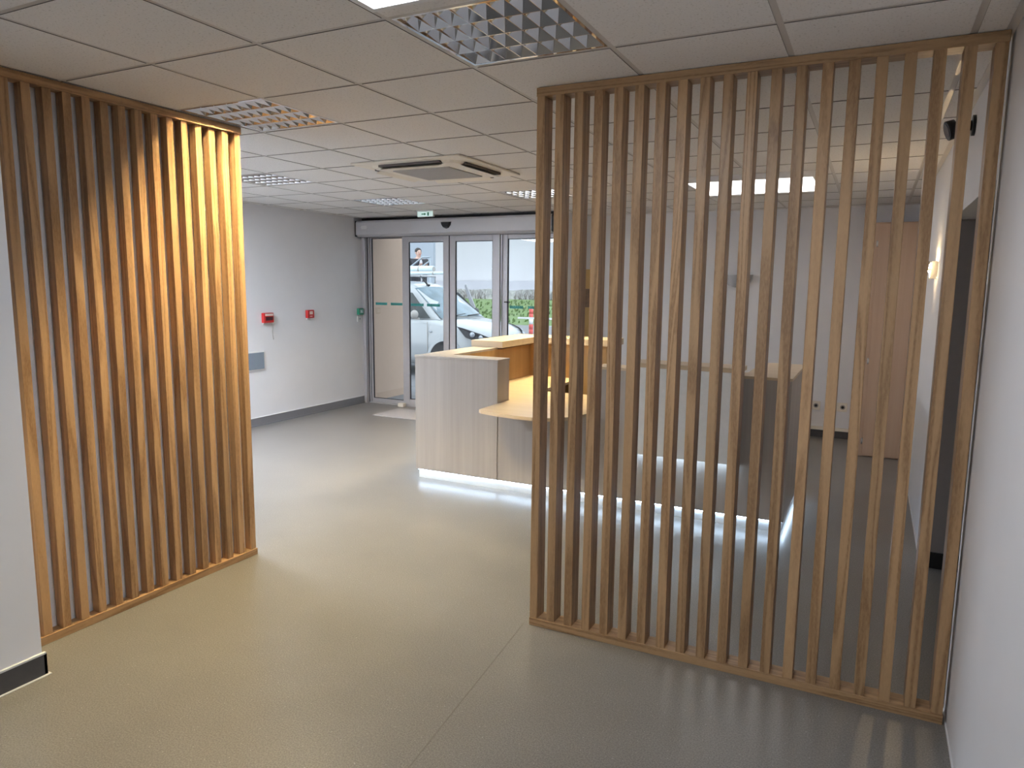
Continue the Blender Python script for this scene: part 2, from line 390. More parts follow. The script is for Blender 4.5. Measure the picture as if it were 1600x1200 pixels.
# ---------------------------------------------------------------- air conditioner cassette
ax0, ax1, ay0, ay1 = -3.57, -2.62, 4.385, 5.335; axc, ayc = (ax0+ax1)/2, (ay0+ay1)/2
ac = thing('air_conditioner', 'white square cassette air conditioner set in the ceiling', 'air conditioner', (axc,ayc,HC))
def rrect(cx, cy, hx, hy, r, n=6):
    pts = []
    for sx, sy, a0 in ((1,1,0),(-1,1,PI/2),(-1,-1,PI),(1,-1,1.5*PI)):
        for i in range(n+1):
            a = a0+PI/2*i/n; pts.append((cx+sx*(hx-r)+r*math.cos(a), cy+sy*(hy-r)+r*math.sin(a)))
    return pts
m = MB(); m.prism([(ax0,ay0),(ax1,ay0),(ax1,ay1),(ax0,ay1)], HC-.018, HC-.0025); finish(m, 'frame', M_cream, ac, bevel=.006)
m = MB(); m.loft([[(x,y,HC-.018) for x,y in rrect(axc,ayc,.40,.40,.12)],[(x,y,HC-.034) for x,y in rrect(axc,ayc,.375,.375,.11)],[(x,y,HC-.040) for x,y in rrect(axc,ayc,.30,.30,.05)]], smooth=False)
finish(m, 'front_panel', M_cream, ac)
m = MB(); m.box(axc-.25,axc+.25,ayc-.25,ayc+.25,HC-.0445,HC-.038)
for i in range(24): m.box(axc-.25,axc+.25,ayc-.25+.0208*i+.004,ayc-.25+.0208*i+.014,HC-.048,HC-.0445)
finish(m, 'grille', M_grey, ac)
for k in range(4):
    R = Matrix.Translation((axc,ayc,0)) @ Matrix.Rotation(k*PI/2,4,'Z')
    m = MB(); m.box(-.27,.27,.345,.405,HC-.0355,HC-.0195,0,R); finish(m, 'outlet_slot', M_slot, ac)
    m = MB(); v = [R @ Vector(p) for p in ((-.26,.352,HC-.036),(.26,.352,HC-.036),(.26,.40,HC-.053),(-.26,.40,HC-.053))]
    m.quad(v); m.quad([p+Vector((0,0,.004)) for p in v][::-1]); finish(m, 'vane', M_cream, ac, normals=False)

# exit sign and wall-mounted camera
ex = thing('exit_sign', 'small pale green emergency exit sign under the ceiling before the doors', 'exit sign', (-4.94,7.45,HC))
m = MB(); m.box(-5.065,-4.815,7.44,7.50,HC-.02,HC-.0025); m.box(-5.055,-4.825,7.455,7.485,HC-.085,HC-.02); finish(m, 'body', M_white, ex, bevel=.004)
m = MB(); m.box(-5.05,-4.83,7.450,7.455,HC-.08,HC-.025); finish(m, 'sign_face', M_exitface, ex)
m = MB(); y0, y1 = 7.447, 7.450; zc = HC-.052
m.prism([(-4.905,zc-.02),(-4.885,zc-.02),(-4.885,zc+.02),(-4.905,zc+.02)], y0, y1, 'y')
m.prism([(-4.99,zc-.006),(-4.95,zc-.006),(-4.95,zc-.016),(-4.925,zc),(-4.95,zc+.016),(-4.95,zc+.006),(-4.99,zc+.006)], y0, y1, 'y')
finish(m, 'pictogram', M_green, ex)
cm = thing('wall_mounted_camera', 'black spotlight-like camera on a bracket high on the right wall', 'camera', (XR,4.15,2.475))
m = MB(); m.tube([(XR-.0005,4.15,2.475),(XR-.014,4.15,2.475)], .048, 20); finish(m, 'wall_plate', M_black, cm)
m = MB(); m.tube([(XR-.014,4.15,2.475),(XR-.035,4.15,2.473),(XR-.085,4.15,2.466)], [.026,.014,.012], 12); finish(m, 'bracket', M_black, cm)
m = MB(); d = Vector((-.93,-.18,-.30)).normalized(); p = Vector((XR-.083,4.15,2.466)); m.tube([p-d*.01,p,p+d*.034,p+d*.036], [.02,.045,.047,.042], 20); finish(m, 'head', M_black, cm)
m = MB(); m.tube([p+d*.036,p+d*.038], .034, 20); finish(m, 'lens', M_slot, cm)

# ---------------------------------------------------------------- wall lamps (half-disc uplighters)
def wall_lamp(loc, rz, label, glassm, lit):
    t = thing('wall_lamp', label, 'wall lamp', loc, rz, group='half-disc wall lamps')   # local: wall plane y=0, lamp towards -y, z up from top edge
    def half(r, z0, n=14): return [(r*math.cos(PI+PI*i/n), z0+r*.86*math.sin(PI+PI*i/n)) for i in range(n+1)]
    m = MB(); m.prism(half(.085,-.012), -.0015, -.018, 'y'); finish(m, 'wall_plate', M_chrome, t, local=True)
    m = MB(); m.box(-.012,.012,-.090,-.018,-.060,-.045); finish(m, 'bracket', M_chrome, t, local=True)
    m = MB(); m.tube([(0,-.100,-.150),(0,-.100,-.176)], .007, 8); finish(m, 'finial', M_chrome, t, local=True)
    sh = MB(); out, inn = [], []
    nr, na = 6, 18
    def P(r, a, o): # bulging half disc
        x = r*math.cos(a); z = r*.92*math.sin(a); y = -.055-.045*(1-(x/.165)**2)-o; return (x,y,z)
    rings = []
    for o in (0,.006):
        grid = [[P(.001+.160*i/nr, PI+PI*k/na, o) for k in range(na+1)] for i in range(nr+1)]
        sh.loft(grid, close=False, cap=False)
    A = [P(.161,PI+PI*k/na,0) for k in range(na+1)]; B = [P(.161,PI+PI*k/na,.006) for k in range(na+1)]
    sh.loft([A,B], close=False, cap=False)
    finish(sh, 'glass_shade', glassm, t, local=True)
    for s in (-1,1):
        m = MB(); rim = [P(.163, PI+PI*u, .003) for u in ([0,.06,.12,.18,.24,.3] if s<0 else [.7,.76,.82,.88,.94,1])]
        m.tube(rim, .006, 6); finish(m, 'metal_rim', M_chrome, t, local=True)
    bd_ = MB(); arcs = []
    for rr_, dy in ((.128,0),(.124,0)):
        arcs.append([(rr_*math.cos(PI+PI*k/na), -.001, .9*rr_*math.sin(PI+PI*k/na)) for k in range(na+1)])
        arcs.append([(rr_*math.cos(PI+PI*k/na), -.040, .9*rr_*math.sin(PI+PI*k/na)) for k in range(na+1)])
    bd_.loft([arcs[0],arcs[1],arcs[3],arcs[2]], close=False, cap=False); finish(bd_, 'reflector_band', M_cream, t, local=True)
    m = MB(); m.ball((0,-.045,-.045), .012,.012,.028); finish(m, 'bulb', M_bulb if lit else M_white, t, local=True)
    return t
M_litglass, nt_, b_, o_ = newmat('lit_opal_glass')
b_.inputs['Base Color'].default_value = (.9,.85,.75,1); b_.inputs['Roughness'].default_value = .3; b_.inputs['Emission Color'].default_value = (1,.80,.55,1); b_.inputs['Emission Strength'].default_value = 2.6
wall_lamp((XR,5.78,1.888), -PI/2, 'lit half-disc wall lamp glowing on the right wall', M_litglass, True)
wall_lamp((-1.445,YB,1.845), 0, 'unlit grey half-disc wall lamp on the back wall behind the desk', M_frost, False)

# ---------------------------------------------------------------- reception desk
dk = thing('reception_desk', 'pale wood reception desk with raised counters and white glowing plinth', 'reception desk', (-2.0,5.9,0))
D = lambda mb, n, m, bevel=.0015, par=None: finish(mb, n, m, par or dk, bevel=bevel)
ZT = 1.09
m = MB(); m.box(-3.515,-2.71,5.14,5.35,.08,ZT-.02); D(m, 'front_panel', M_lam)
m = MB(); m.box(-2.709,-1.87,5.145,5.20,.08,.709); D(m, 'low_front_panel', M_lam)
m = MB(); m.box(-1.87,-.775,5.14,5.35,.08,ZT-.02); D(m, 'front_panel', M_lam)
m = MB(); m.box(-.774,-.456,5.14,6.15,.08,ZT-.02); D(m, 'side_cabinet', M_lam)
m = MB(); m.box(-3.515,-3.27,5.351,7.25,.08,ZT-.02); D(m, 'side_wall', M_lamin)
m = MB(); m.box(-3.519,-3.515,5.14,7.25,.08,ZT-.02); D(m, 'outer_cladding', M_lam, 0)
m = MB(); m.box(-3.27,-2.35,6.95,7.25,.08,ZT-.001); D(m, 'counter_wall', M_lamin)
m = MB(); m.prism([(-3.522,5.136),(-2.706,5.136),(-2.706,5.355),(-3.266,5.355),(-3.266,6.20),(-3.522,6.20)], ZT-.02, ZT); D(m, 'ledge_top', M_lam)
m = MB(); m.prism([(-1.874,5.136),(-.452,5.136),(-.452,6.154),(-.778,6.154),(-.778,5.355),(-1.874,5.355)], ZT-.02, ZT); D(m, 'ledge_top', M_lamx)
m = MB(); m.prism([(-3.54,6.15),(-3.19,6.15),(-3.19,6.88),(-2.33,6.88),(-2.33,7.27),(-3.54,7.27)], ZT+.0005, ZT+.065); D(m, 'raised_counter', M_lamx, .003)
def arc(cx, cy, r, a0, a1, n=8): return [(cx+r*math.cos(a0+(a1-a0)*i/n), cy+r*math.sin(a0+(a1-a0)*i/n)) for i in range(n+1)]
wk = [(-2.70,5.95),(-2.70,5.13),(-2.692,4.80),(-2.66,4.768),(-2.48,4.715),(-2.33,4.693),(-2.19,4.692),(-2.08,4.722),(-1.99,4.79),(-1.93,4.89),(-1.895,5.02),(-1.875,5.19),(-1.875,5.95)]
m = MB(); m.prism(wk, .71, .735); m.prism([(-3.268,5.352),(-2.70,5.352),(-2.70,6.95),(-3.268,6.95)], .71, .735); D(m, 'worktop', M_lamx, 0)
m = MB(); m.box(-.79,-.776,5.36,6.10,.08,.71); D(m, 'inner_panel', M_grey)
for a in (5.36,6.86):
    m = MB(); m.box(-2.74,-2.71,a,a+.06,0,.709); D(m, 'support_leg', M_grey)
m = MB(); m.box(-3.50,-.47,5.165,5.185,0,.079); m.box(-.49,-.47,5.185,6.13,0,.079); m.box(-3.50,-3.48,5.185,7.23,0,.079); m.box(-3.48,-2.36,7.21,7.23,0,.079); D(m, 'plinth', M_plinthpanel, 0)
# LED strips tucked under the panels' overhang
ls = MB(); ls.box(-3.495,-2.72,5.148,5.158,.074,.0795); D(ls, 'light_strip', M_led, 0)
ls = MB(); ls.box(-2.70,-.49,5.150,5.160,.074,.0795); D(ls, 'light_strip', M_led, 0)
ls = MB(); ls.box(-.468,-.459,5.17,6.12,.074,.0795); D(ls, 'light_strip', M_led, 0)
ls = MB(); ls.box(-3.51,-3.50,5.17,7.20,.074,.0795); D(ls, 'light_strip', M_led, 0)
# raised white display front
m = MB(); m.box(-1.565,-.782,5.040,5.060,.47,1.115); m.box(-.797,-.782,5.060,5.139,.47,1.115); m.box(-1.565,-1.55,5.060,5.139,.47,1.115); D(m, 'display_front', M_pearl)
m = MB(); m.box(-1.57,-.777,5.036,5.30,1.116,1.148); D(m, 'display_top', M_lamx)
ls = MB(); ls.box(-1.54,-.80,5.085,5.10,.482,.49); D(ls, 'light_strip', M_led, 0)

# ---------------------------------------------------------------- entrance: automatic sliding doors
dr = thing('door_1', 'grey aluminium automatic sliding glass entrance with white van outside', 'sliding doors', (-4.95,8.2,0), kind='structure')
YD = 8.2
def framed(par, name, x0, x1, z0, z1, y0, y1, l, r, tp, bt):
    m = MB()
    m.box(x0,x0+l,y0,y1,z0,z1); m.box(x1-r,x1,y0,y1,z0,z1); m.box(x0+l,x1-r,y0,y1,z1-tp,z1); m.box(x0+l,x1-r,y0,y1,z0,z0+bt)
    o = finish(m, name, M_alu, par, bevel=.003)
    g = MB(); gi = .008; a0, a1, c0, c1 = x0+l, x1-r, z0+bt, z1-tp; yy0, yy1 = y0+.012, y1-.012
    for q in ((a0,a0+gi,c0,c1),(a1-gi,a1,c0,c1),(a0+gi,a1-gi,c1-gi,c1),(a0+gi,a1-gi,c0,c0+gi)): g.box(q[0],q[1],yy0,yy1,q[2],q[3])
    finish(g, 'gasket', M_aludark, o)
    p = MB(); p.box(a0+gi,a1-gi,(y0+y1)/2-.003,(y0+y1)/2+.003,c0+gi,c1-gi); finish(p, 'pane', M_glass, o)
    return o
def vinyl(par, x0, x1, y, n=7):
    m = MB(); w = (x1-x0)/n
    for i in range(n):
        m.box(x0+w*i+.002, x0+w*(i+1)-.002, y-.0015, y, 1.400, 1.436)
        if i < n-1: m.box(x0+w*(i+1)-.002, x0+w*(i+1)+.002, y-.0015, y, 1.404, 1.420)
    finish(m, 'glass_sticker', M_teal, par)
fl = framed(dr, 'fixed_panel', XL+.075, -5.76, .012, 2.335, 8.235, 8.275, .02, .03, .01, .05)
vinyl(fl, -6.31, -6.11, 8.246); vinyl(fl, -6.05, -5.85, 8.246)
sl = framed(dr, 'sliding_leaf', -5.800, -5.055, .012, 2.335, 8.18, 8.22, .105, .085, .075, .09)
vinyl(sl, -5.67, -5.46, 8.19); vinyl(sl, -5.41, -5.20, 8.19)
sr = framed(dr, 'sliding_leaf', -5.040, -4.295, .012, 2.335, 8.18, 8.22, .085, .105, .075, .09)
fr_ = framed(dr, 'fixed_panel', -4.30, -3.425, .012, 2.335, 8.235, 8.275, .09, .05, .055, .05)
vinyl(fr_, -4.18, -3.985, 8.246); vinyl(fr_, -3.92, -3.73, 8.246)
m = MB(); m.tube([(-4.425,8.225,1.905),(-4.432,8.255,1.90),(-4.432,8.255,1.77),(-4.425,8.225,1.765)], .011, 8); finish(m, 'handle', M_white, sr)
m = MB(); m.box(-4.235,-4.165,8.19,8.235,1.472,1.490); finish(m, 'lock', M_black, fr_, bevel=.004)
m = MB(); m.box(XL+.001,XL+.05,8.14,8.28,0,2.335); m.box(XL+.062,XL+.075,8.2,8.28,0,2.335); finish(m, 'jamb', M_alu, dr, bevel=.003)
m = MB(); m.box(XL+.05,XL+.062,8.2,8.28,0,2.335); finish(m, 'seal', M_aludark, dr)
m = MB(); m.box(XL+.075,-3.43,8.17,8.28,0,.011); finish(m, 'sill', M_alu, dr)
m = MB(); m.prism([(8.159,2.335),(8.02,2.335),(7.985,2.36),(7.985,2.52),(8.0,2.545),(8.159,2.545)], XL+.03, -3.50, 'x'); hd = finish(m, 'header', M_hdr, dr, bevel=.004)
m = MB(); m.prism([(8.159,2.335),(8.02,2.335),(7.985,2.36),(7.985,2.52),(8.0,2.545),(8.159,2.545)], -3.50, -3.43, 'x'); m.box(XL+.02,XL+.03,7.985,8.159,2.335,2.545); finish(m, 'end_cap', M_black, hd)
m = MB(); m.loft([[(x,7.986,z) for x,z in [(-5.045,2.492),(-5.035,2.45),(-5.005,2.415),(-4.97,2.405),(-4.935,2.415),(-4.905,2.45),(-4.895,2.492)]],[(x,7.945,z) for x,z in [(-5.03,2.485),(-5.02,2.452),(-5.0,2.428),(-4.97,2.42),(-4.94,2.428),(-4.92,2.452),(-4.91,2.485)]]], smooth=False); finish(m, 'motion_sensor', M_black, hd)
m = MB()
for i, (a, b_) in enumerate(((-6.335,-6.245),(-6.345,-6.235),(-6.335,-6.245))): m.box(a,b_,7.9835,7.985,2.435+.016*i,2.445+.016*i)
finish(m, 'nameplate', M_white, hd)
# lower weather strip where the leaves meet
m = MB(); m.box(-5.055,-5.040,8.19,8.21,.012,2.33); finish(m, 'meeting_seal', M_aludark, dr)
m = MB(); m.box(-5.83,-5.74,8.08,8.15,.0005,.05); single(m, 'door_stop', M_cream, 'small cream floor block at the foot of the left sliding door', 'door stop', (-5.785,8.115,0), .004)

# floor mat
m = MB(); m.box(-5.72,-4.2,7.37,7.93,.0005,.010); m2 = single(m, 'floor_mat', M_mat, 'grey entrance mat on the floor before the sliding doors', 'mat', (-4.96,7.65,0), .003)

# ---------------------------------------------------------------- devices on the left wall
XW = XL
def wallthing(name, label, cat, y, z, group=None): return thing(name, label, cat, (XW, y, z), group=group)
fa = wallthing('fire_alarm', 'red fire alarm box with pale label strip, nearer the oak screen', 'fire alarm', 6.328, 1.28, 'red alarm boxes')
m = MB(); m.box(XW+.0005,XW+.045,6.250,6.406,1.222,1.340); finish(m, 'body', M_red, fa, bevel=.006)
m = MB(); m.box(XW+.0455,XW+.048,6.268,6.392,1.305,1.330); finish(m, 'label_strip', M_redlight, fa)
m = MB(); m.box(XW+.0455,XW+.048,6.275,6.385,1.25,1.293); finish(m, 'window', plain('dark_red_window',(.06,.012,.016),.3), fa)
m = MB(); m.tube([(XW+.012,6.40,1.222),(XW+.010,6.404,1.15),(XW+.010,6.412,1.07),(XW+.012,6.420,1.015)], .0035, 6); finish(m, 'cord', M_grey, fa)
m = MB(); m.box(XW+.0005,XW+.02,6.262,6.392,1.205,1.2215); finish(m, 'base_plate', M_white, fa)
fb = wallthing('fire_alarm', 'smaller red call point with pale square, midway along the left wall', 'fire alarm', 7.047, 1.30, 'red alarm boxes')
m = MB(); m.box(XW+.0005,XW+.04,6.990,7.112,1.253,1.355); finish(m, 'body', M_red, fb, bevel=.006)
m = MB(); m.box(XW+.0405,XW+.042,7.025,7.080,1.300,1.338); m.box(XW+.0405,XW+.042,7.03,7.075,1.272,1.279); finish(m, 'label_plate', M_redlight, fb)
m = MB(); m.box(XW+.0005,XW+.02,7.0,7.102,1.235,1.2525); finish(m, 'base_plate', M_white, fb)
gb = wallthing('door_release', 'green emergency door release box beside the entrance frame', 'door release', 8.06, 1.31)
m = MB(); m.box(XW+.0005,XW+.045,8.01,8.11,1.262,1.352); finish(m, 'body', M_green, gb, bevel=.005)
m = MB(); m.box(XW+.0455,XW+.047,8.028,8.092,1.285,1.335); finish(m, 'label_plate', plain('pale_green_label',(.30,.50,.45),.5), gb)
m = MB(); m.box(XW+.0475,XW+.049,8.045,8.058,1.295,1.325); m.box(XW+.0475,XW+.049,8.066,8.082,1.295,1.305); finish(m, 'pictogram', M_white, gb)
def plate(name, label, cat, lo, hi, rock_lo, rock_hi, group=None, m2=None):
    t = thing(name, label, cat, tuple((a+b)/2 for a,b in zip(lo,hi)), group=group)
    m = MB(); m.box(lo[0],hi[0],lo[1],hi[1],lo[2],hi[2]); finish(m, 'cover_plate', M_white, t, bevel=.003)
    m = MB(); m.box(rock_lo[0],rock_hi[0],rock_lo[1],rock_hi[1],rock_lo[2],rock_hi[2]); finish(m, 'rocker', m2 or M_cream, t, bevel=.002)
    return t
plate('wall_switch', 'white key switch below the green door release box', 'switch', (XW+.0005,8.015,1.165), (XW+.012,8.105,1.245), (XW+.012,8.05,1.195), (XW+.016,8.07,1.215), m2=M_bluegrey)
gp = wallthing('wall_panel', 'blue-grey rectangular cover plate low on the left wall, cut off by the oak screen', 'cover plate', 6.1, .78)
m = MB(); m.box(XW+.0005,XW+.012,5.88,6.272,.665,.892); finish(m, 'surround', M_white, gp, bevel=.003)
m = MB(); m.box(XW+.012,XW+.016,5.895,6.257,.68,.877); finish(m, 'cover', M_bluegrey, gp)

# right wall switches and socket
plate('wall_switch', 'upper white switch on the right wall below the lit lamp', 'switch', (XR-.012,7.23,1.195), (XR-.0005,7.31,1.275), (XR-.017,7.25,1.215), (XR-.012,7.29,1.255), 'white switches on the right wall')
plate('wall_switch', 'lower white switch on the right wall below the lit lamp', 'switch', (XR-.012,7.24,1.085), (XR-.0005,7.32,1.165), (XR-.017,7.26,1.105), (XR-.012,7.30,1.145), 'white switches on the right wall')
plate('wall_socket', 'white socket low on the right wall near the cabinet', 'socket', (XR-.012,6.87,.31), (XR-.0005,6.95,.39), (XR-.015,6.885,.325), (XR-.012,6.935,.375))
# double sockets on the back wall
def double_socket(x, label):
    t = thing('double_socket', label, 'socket', (x,YB,.362), group='double sockets on the back wall')
    m = MB(); m.box(x-.098,x+.098,YB-.012,YB-.0005,.312,.412); finish(m, 'cover_plate', M_cream, t, bevel=.003)
    for s in (-.052,.052):
        m = MB(); m.tube([(x+s,YB-.012,.362),(x+s,YB-.0135,.362)], .027, 20); o = finish(m, 'outlet', M_grey, t)
        h = MB(); h.tube([(x+s,YB-.0136,.362),(x+s,YB-.0145,.362)], .016, 16); finish(h, 'recess', M_black, o)
double_socket(-.564, 'double socket on the back wall, the one closer to the desk end')
double_socket(-.284, 'double socket on the back wall, the one closer to the tall cabinet')

# tall cabinet in the right corner
cb = thing('tall_cabinet', 'tall pinkish beech cabinet in the right back corner', 'cabinet', (.165,8.42,0))
m = MB(); m.box(-.040,XR-.004,8.02,YB-.032,.001,2.345); finish(m, 'body', M_beech, cb, bevel=.002)
m = MB(); m.box(-.002,XR-.005,8.0,8.0195,.012,2.333); dd = finish(m, 'door', M_beech, cb, bevel=.002)
for z in (.16,.98,2.14):
    m = MB(); m.tube([(-.012,8.012,z-.03),(-.012,8.012,z+.03)], .007, 8); m.box(-.02,.0,8.006,8.019,z-.02,z+.02); finish(m, 'hinge', M_chrome, dd)
# light wood board hanging behind the desk near the doors
nb = thing('wall_board', 'yellow birch board with brown middle band behind the oak screen', 'board', (-3.355,YB-.03,1.4))
m = MB(); m.box(-3.42,-3.29,YB-.035,YB-.0005,.80,1.42); m.box(-3.42,-3.29,YB-.035,YB-.0005,1.66,1.91); finish(m, 'panel', M_yellow, nb, bevel=.002)
m = MB(); m.box(-3.42,-3.29,YB-.03,YB-.0005,1.421,1.659); finish(m, 'middle_band', M_brown, nb)

# ---------------------------------------------------------------- outside
o = MB(); o.box(-40,30,8.29,28.0,-.06,-.02); struct(o, 'pavement', M_asphalt)
o = MB(); o.box(-6.75,-6.5,8.30,PORCH,-.02,3.2); struct(o, 'wall_porch', M_wallwarm)
o = MB()
ys = [28.0,29.0,31,33,35.4,36.6]; zs = [-.03,.04,.26,.55,.86,.90]
xs = [-45+2.0*i for i in range(40)]
rr = random.Random(3)
grid = [[(x,y,z+rr.uniform(-.03,.03)) for x in xs] for y,z in zip(ys,zs)]
o.loft(grid, close=False, cap=False)
lw = struct(o, 'lawn', M_grass)
# grass tufts that break the lawn's edge (nobody could count them)
o = MB(); rr = random.Random(5)
for i in range(900):
    x, y = rr.uniform(-24,-9), rr.uniform(28.6,35.2); z = .02+(y-28.6)*.125
    for k in range(2):
        a = rr.uniform(0,PI); h = rr.uniform(.04,.09); dx, dy = .06*math.cos(a), .05*math.sin(a)
        o.quad([(x-dx,y-dy,z-.05),(x+dx,y+dy,z-.05),(x+dx*.3+.03,y+dy*.3,z+h),(x-dx*.3+.03,y-dy*.3,z+h)])
gt = finish(o, 'grass', M_grass, normals=False); tag(gt, 'short tufts of green grass on the bank across the road', 'grass', None, 'stuff')
# low rubble wall and dry shrubs
o = MB(); rr = random.Random(9)
rings = []
for i in range(90):
    x = -36+.55*i; h = 1.42+rr.uniform(-.05,.05)
    rings.append([(x,36.7+rr.uniform(-.05,.05),.6),(x,36.7+rr.uniform(-.06,.06),1.0),(x,36.75,h),(x,37.1,h),(x,37.15,.6)])
o.loft(rings, smooth=False)
lwall = single(o, 'rubble_wall', M_stone, 'low pale rubble wall along the top of the grass bank', 'wall', (-11.5,36.9,.8))
o = MB(); rr = random.Random(11)
for cx in [-24.5+.42*i for i in range(42)]:
    if rr.random() < .6: continue
    for k in range(7):
        x = cx+rr.uniform(-.3,.3); h = rr.uniform(.25,.6)
        o.tube([(x,36.3+rr.uniform(-.1,.1),.84),(x+rr.uniform(-.1,.1),36.3,.88+h*.5),(x+rr.uniform(-.2,.2),36.3,.88+h)], [.03,.025,.012], 5)
tw = finish(o, 'dry_shrubs', M_twig); tag(tw, 'dark bare twigs of shrubs in front of the rubble wall', 'shrub', None, 'stuff')
# white industrial building
bd = thing('building', 'large white flat-walled building beyond the grass bank', 'building', (-10,42,.5))
o = MB(); o.box(-45,25,40,50,1.93,11); finish(o, 'wall', M_clad, bd)
o = MB(); o.box(-45,25,39.96,50,.5,1.93); finish(o, 'plinth', M_plinth, bd)
# nearer blue-grey building with stair landing
o = MB(); o.box(-24,-12.22,18.87,19.0,-.03,7.5)
single(o, 'building', M_bluewall, 'nearer blue-grey building wall behind the person', 'building', (-18,18.93,-.03))
st_ = thing('outside_stairs', 'outside concrete stair landing under the person behind the van', 'stairs', (-12,17.4,-.02))
o = MB(); o.box(-15,-11.2,16.0,18.86,-.019,.88); finish(o, 'landing', M_plinth, st_)
for i in range(4):
    o = MB(); o.box(-11.2+.26*i,-10.94+.26*i,16.0,18.0,-.019,.88-.17*(i+1)); finish(o, 'step', M_plinth, st_)
o = MB(); o.box(-13.05,-12.78,18.6,18.868,4.0,4.25); single(o, 'outside_lamp', M_bluegrey, 'small square lamp high on the blue-grey building wall', 'lamp', (-12.9,18.86,4.12), .01)
rl = thing('stair_railing', 'grey tubular railing on the stair landing beside the person', 'railing', (-10.9,16.25,.88))
o = MB(); o.tube([(-12.6,16.25,1.78),(-11.70,16.25,1.86),(-11.27,16.25,2.14),(-10.86,16.25,2.41),(-10.60,16.25,2.41)], .025, 8); finish(o, 'handrail', M_rail, rl)
for x, z in ((-12.4,1.8),(-10.62,2.40)):
    o = MB(); o.tube([(x,16.25,.885 if x < -11.2 else .375),(x,16.25,z)], .025, 8); finish(o, 'post', M_rail, rl)
o = MB(); o.tube([(-11.25,16.25,1.93),(-10.62,16.25,2.32)], .022, 8); finish(o, 'mid_rail', M_rail, rl)

# person on the landing -------------------------------------------------
def skinned(name, mat, verts, edges, radii, parent, root=0, sub=2):
    me = bpy.data.meshes.new(name); me.from_pydata(verts, edges, []); me.materials.append(mat)
    ob = bpy.data.objects.new(name, me); COL.objects.link(ob); ob.parent = parent
    sk = ob.modifiers.new('skin','SKIN'); sk.use_smooth_shade = True
    for i, r in enumerate(radii):
        v = me.skin_vertices[0].data[i]; v.radius = r if isinstance(r,tuple) else (r,r); v.use_root = (i == root)
    ss = ob.modifiers.new('sub','SUBSURF'); ss.levels = sub; ss.render_levels = sub
    return ob
pr = thing('person', 'person in a dark coat standing on the outside stair landing, hands raised to chest', 'person', (-11.33,16.75,.905), math.radians(58))
# local frame: facing -y, z up from soles
V = [(0,0,.95),(0,0,1.12),(0,.005,1.32),(0,.01,1.45),(0,0,1.53),(0,-.01,1.60),(0,-.015,1.68),(0,-.005,1.745)]
R_ = [(.15,.11),(.14,.10),(.16,.105),(.085,.075),(.052,.052),(.075,.085),(.078,.095),(.05,.06)]
Ed = [(i,i+1) for i in range(7)]
for s in (-1,1):
    b0 = len(V)
    V += [(s*.19,.01,1.42),(s*.25,.03,1.15),(s*.17,-.20,1.20),(s*.10,-.26,1.27),(s*.075,-.285,1.30)]; R_ += [.062,.048,.036,.028,(.04,.022)]
    Ed += [(3,b0)]+[(b0+i,b0+i+1) for i in range(4)]
    h = b0+4; hx, hy, hz = V[h]
    for k, (dx, dz, ln) in enumerate(((-.030,.0,.055),(-.012,.0,.075),(.006,.0,.08),(.024,.0,.072),(.038,-.03,.05))):
        c0 = len(V); V += [(hx+dx*s,hy-.03,hz+.02+dz),(hx+dx*s,hy-.035-ln*.4,hz+.035+dz),(hx+dx*s*.8,hy-.02-ln*.5,hz+.06+dz)]; R_ += [.010,.009,.008]
        Ed += [(h,c0),(c0,c0+1),(c0+1,c0+2)]
    l0 = len(V)
    V += [(s*.095,0,.88),(s*.10,-.01,.50),(s*.105,.02,.10),(s*.11,-.06,.035),(s*.115,-.15,.03)]; R_ += [.095,.065,.045,.04,.03]
    Ed += [(0,l0)]+[(l0+i,l0+i+1) for i in range(4)]
body = skinned('body', M_skin, V, Ed, R_, pr)
m = MB(); m.ball((0,-.105,1.635),.012,.02,.022); finish(m, 'nose', M_skin, pr, local=True)
for s in (-1,1):
    m = MB(); m.ball((s*.03,-.095,1.665),.012,.008,.008); finish(m, 'eye', M_hair, pr, local=True)
    m = MB(); m.ball((s*.083,0,1.64),.012,.02,.032); finish(m, 'ear', M_skin, pr, local=True)
m = MB(); m.ball((0,-.098,1.595),.024,.008,.007); finish(m, 'mouth', M_redw, pr, local=True)
cv = [(0,0,.62),(0,0,.95),(0,0,1.15),(0,.005,1.34),(0,.01,1.46)]; cr = [(.27,.21),(.25,.20),(.25,.19),(.25,.17),(.12,.10)]; ce = [(0,1),(1,2),(2,3),(3,4)]
for s in (-1,1):
    c0 = len(cv); cv += [(s*.22,.01,1.41),(s*.30,.03,1.15),(s*.18,-.19,1.20),(s*.12,-.245,1.255)]; cr += [.11,.095,.08,.06]
    ce += [(3,c0),(c0,c0+1),(c0+1,c0+2),(c0+2,c0+3)]
skinned('coat', M_coat, cv, ce, cr, pr, 1)
tv = [(0,0,.92)]; tr_ = [(.15,.12)]; te = []
for s in (-1,1):
    c0 = len(tv); tv += [(s*.095,0,.84),(s*.10,-.01,.5),(s*.105,.02,.10)]; tr_ += [.105,.08,.065]; te += [(0,c0),(c0,c0+1),(c0+1,c0+2)]
skinned('trousers', M_trouser, tv, te, tr_, pr)
m = MB()
for s in (-1,1): m.ball((s*.11,-.06,.045),.05,.13,.045)
finish(m, 'shoes', M_black, pr, local=True)
m = MB(); m.ball((0,.022,1.70),.092,.10,.085); finish(m, 'hair', M_hair, pr, local=True)
m = MB(); m.ball((0,-.165,1.36),.045,.02,.10); m.ball((0,-.19,1.0),.02,.02,.36); finish(m, 'shirt', M_shirt, pr, local=True)

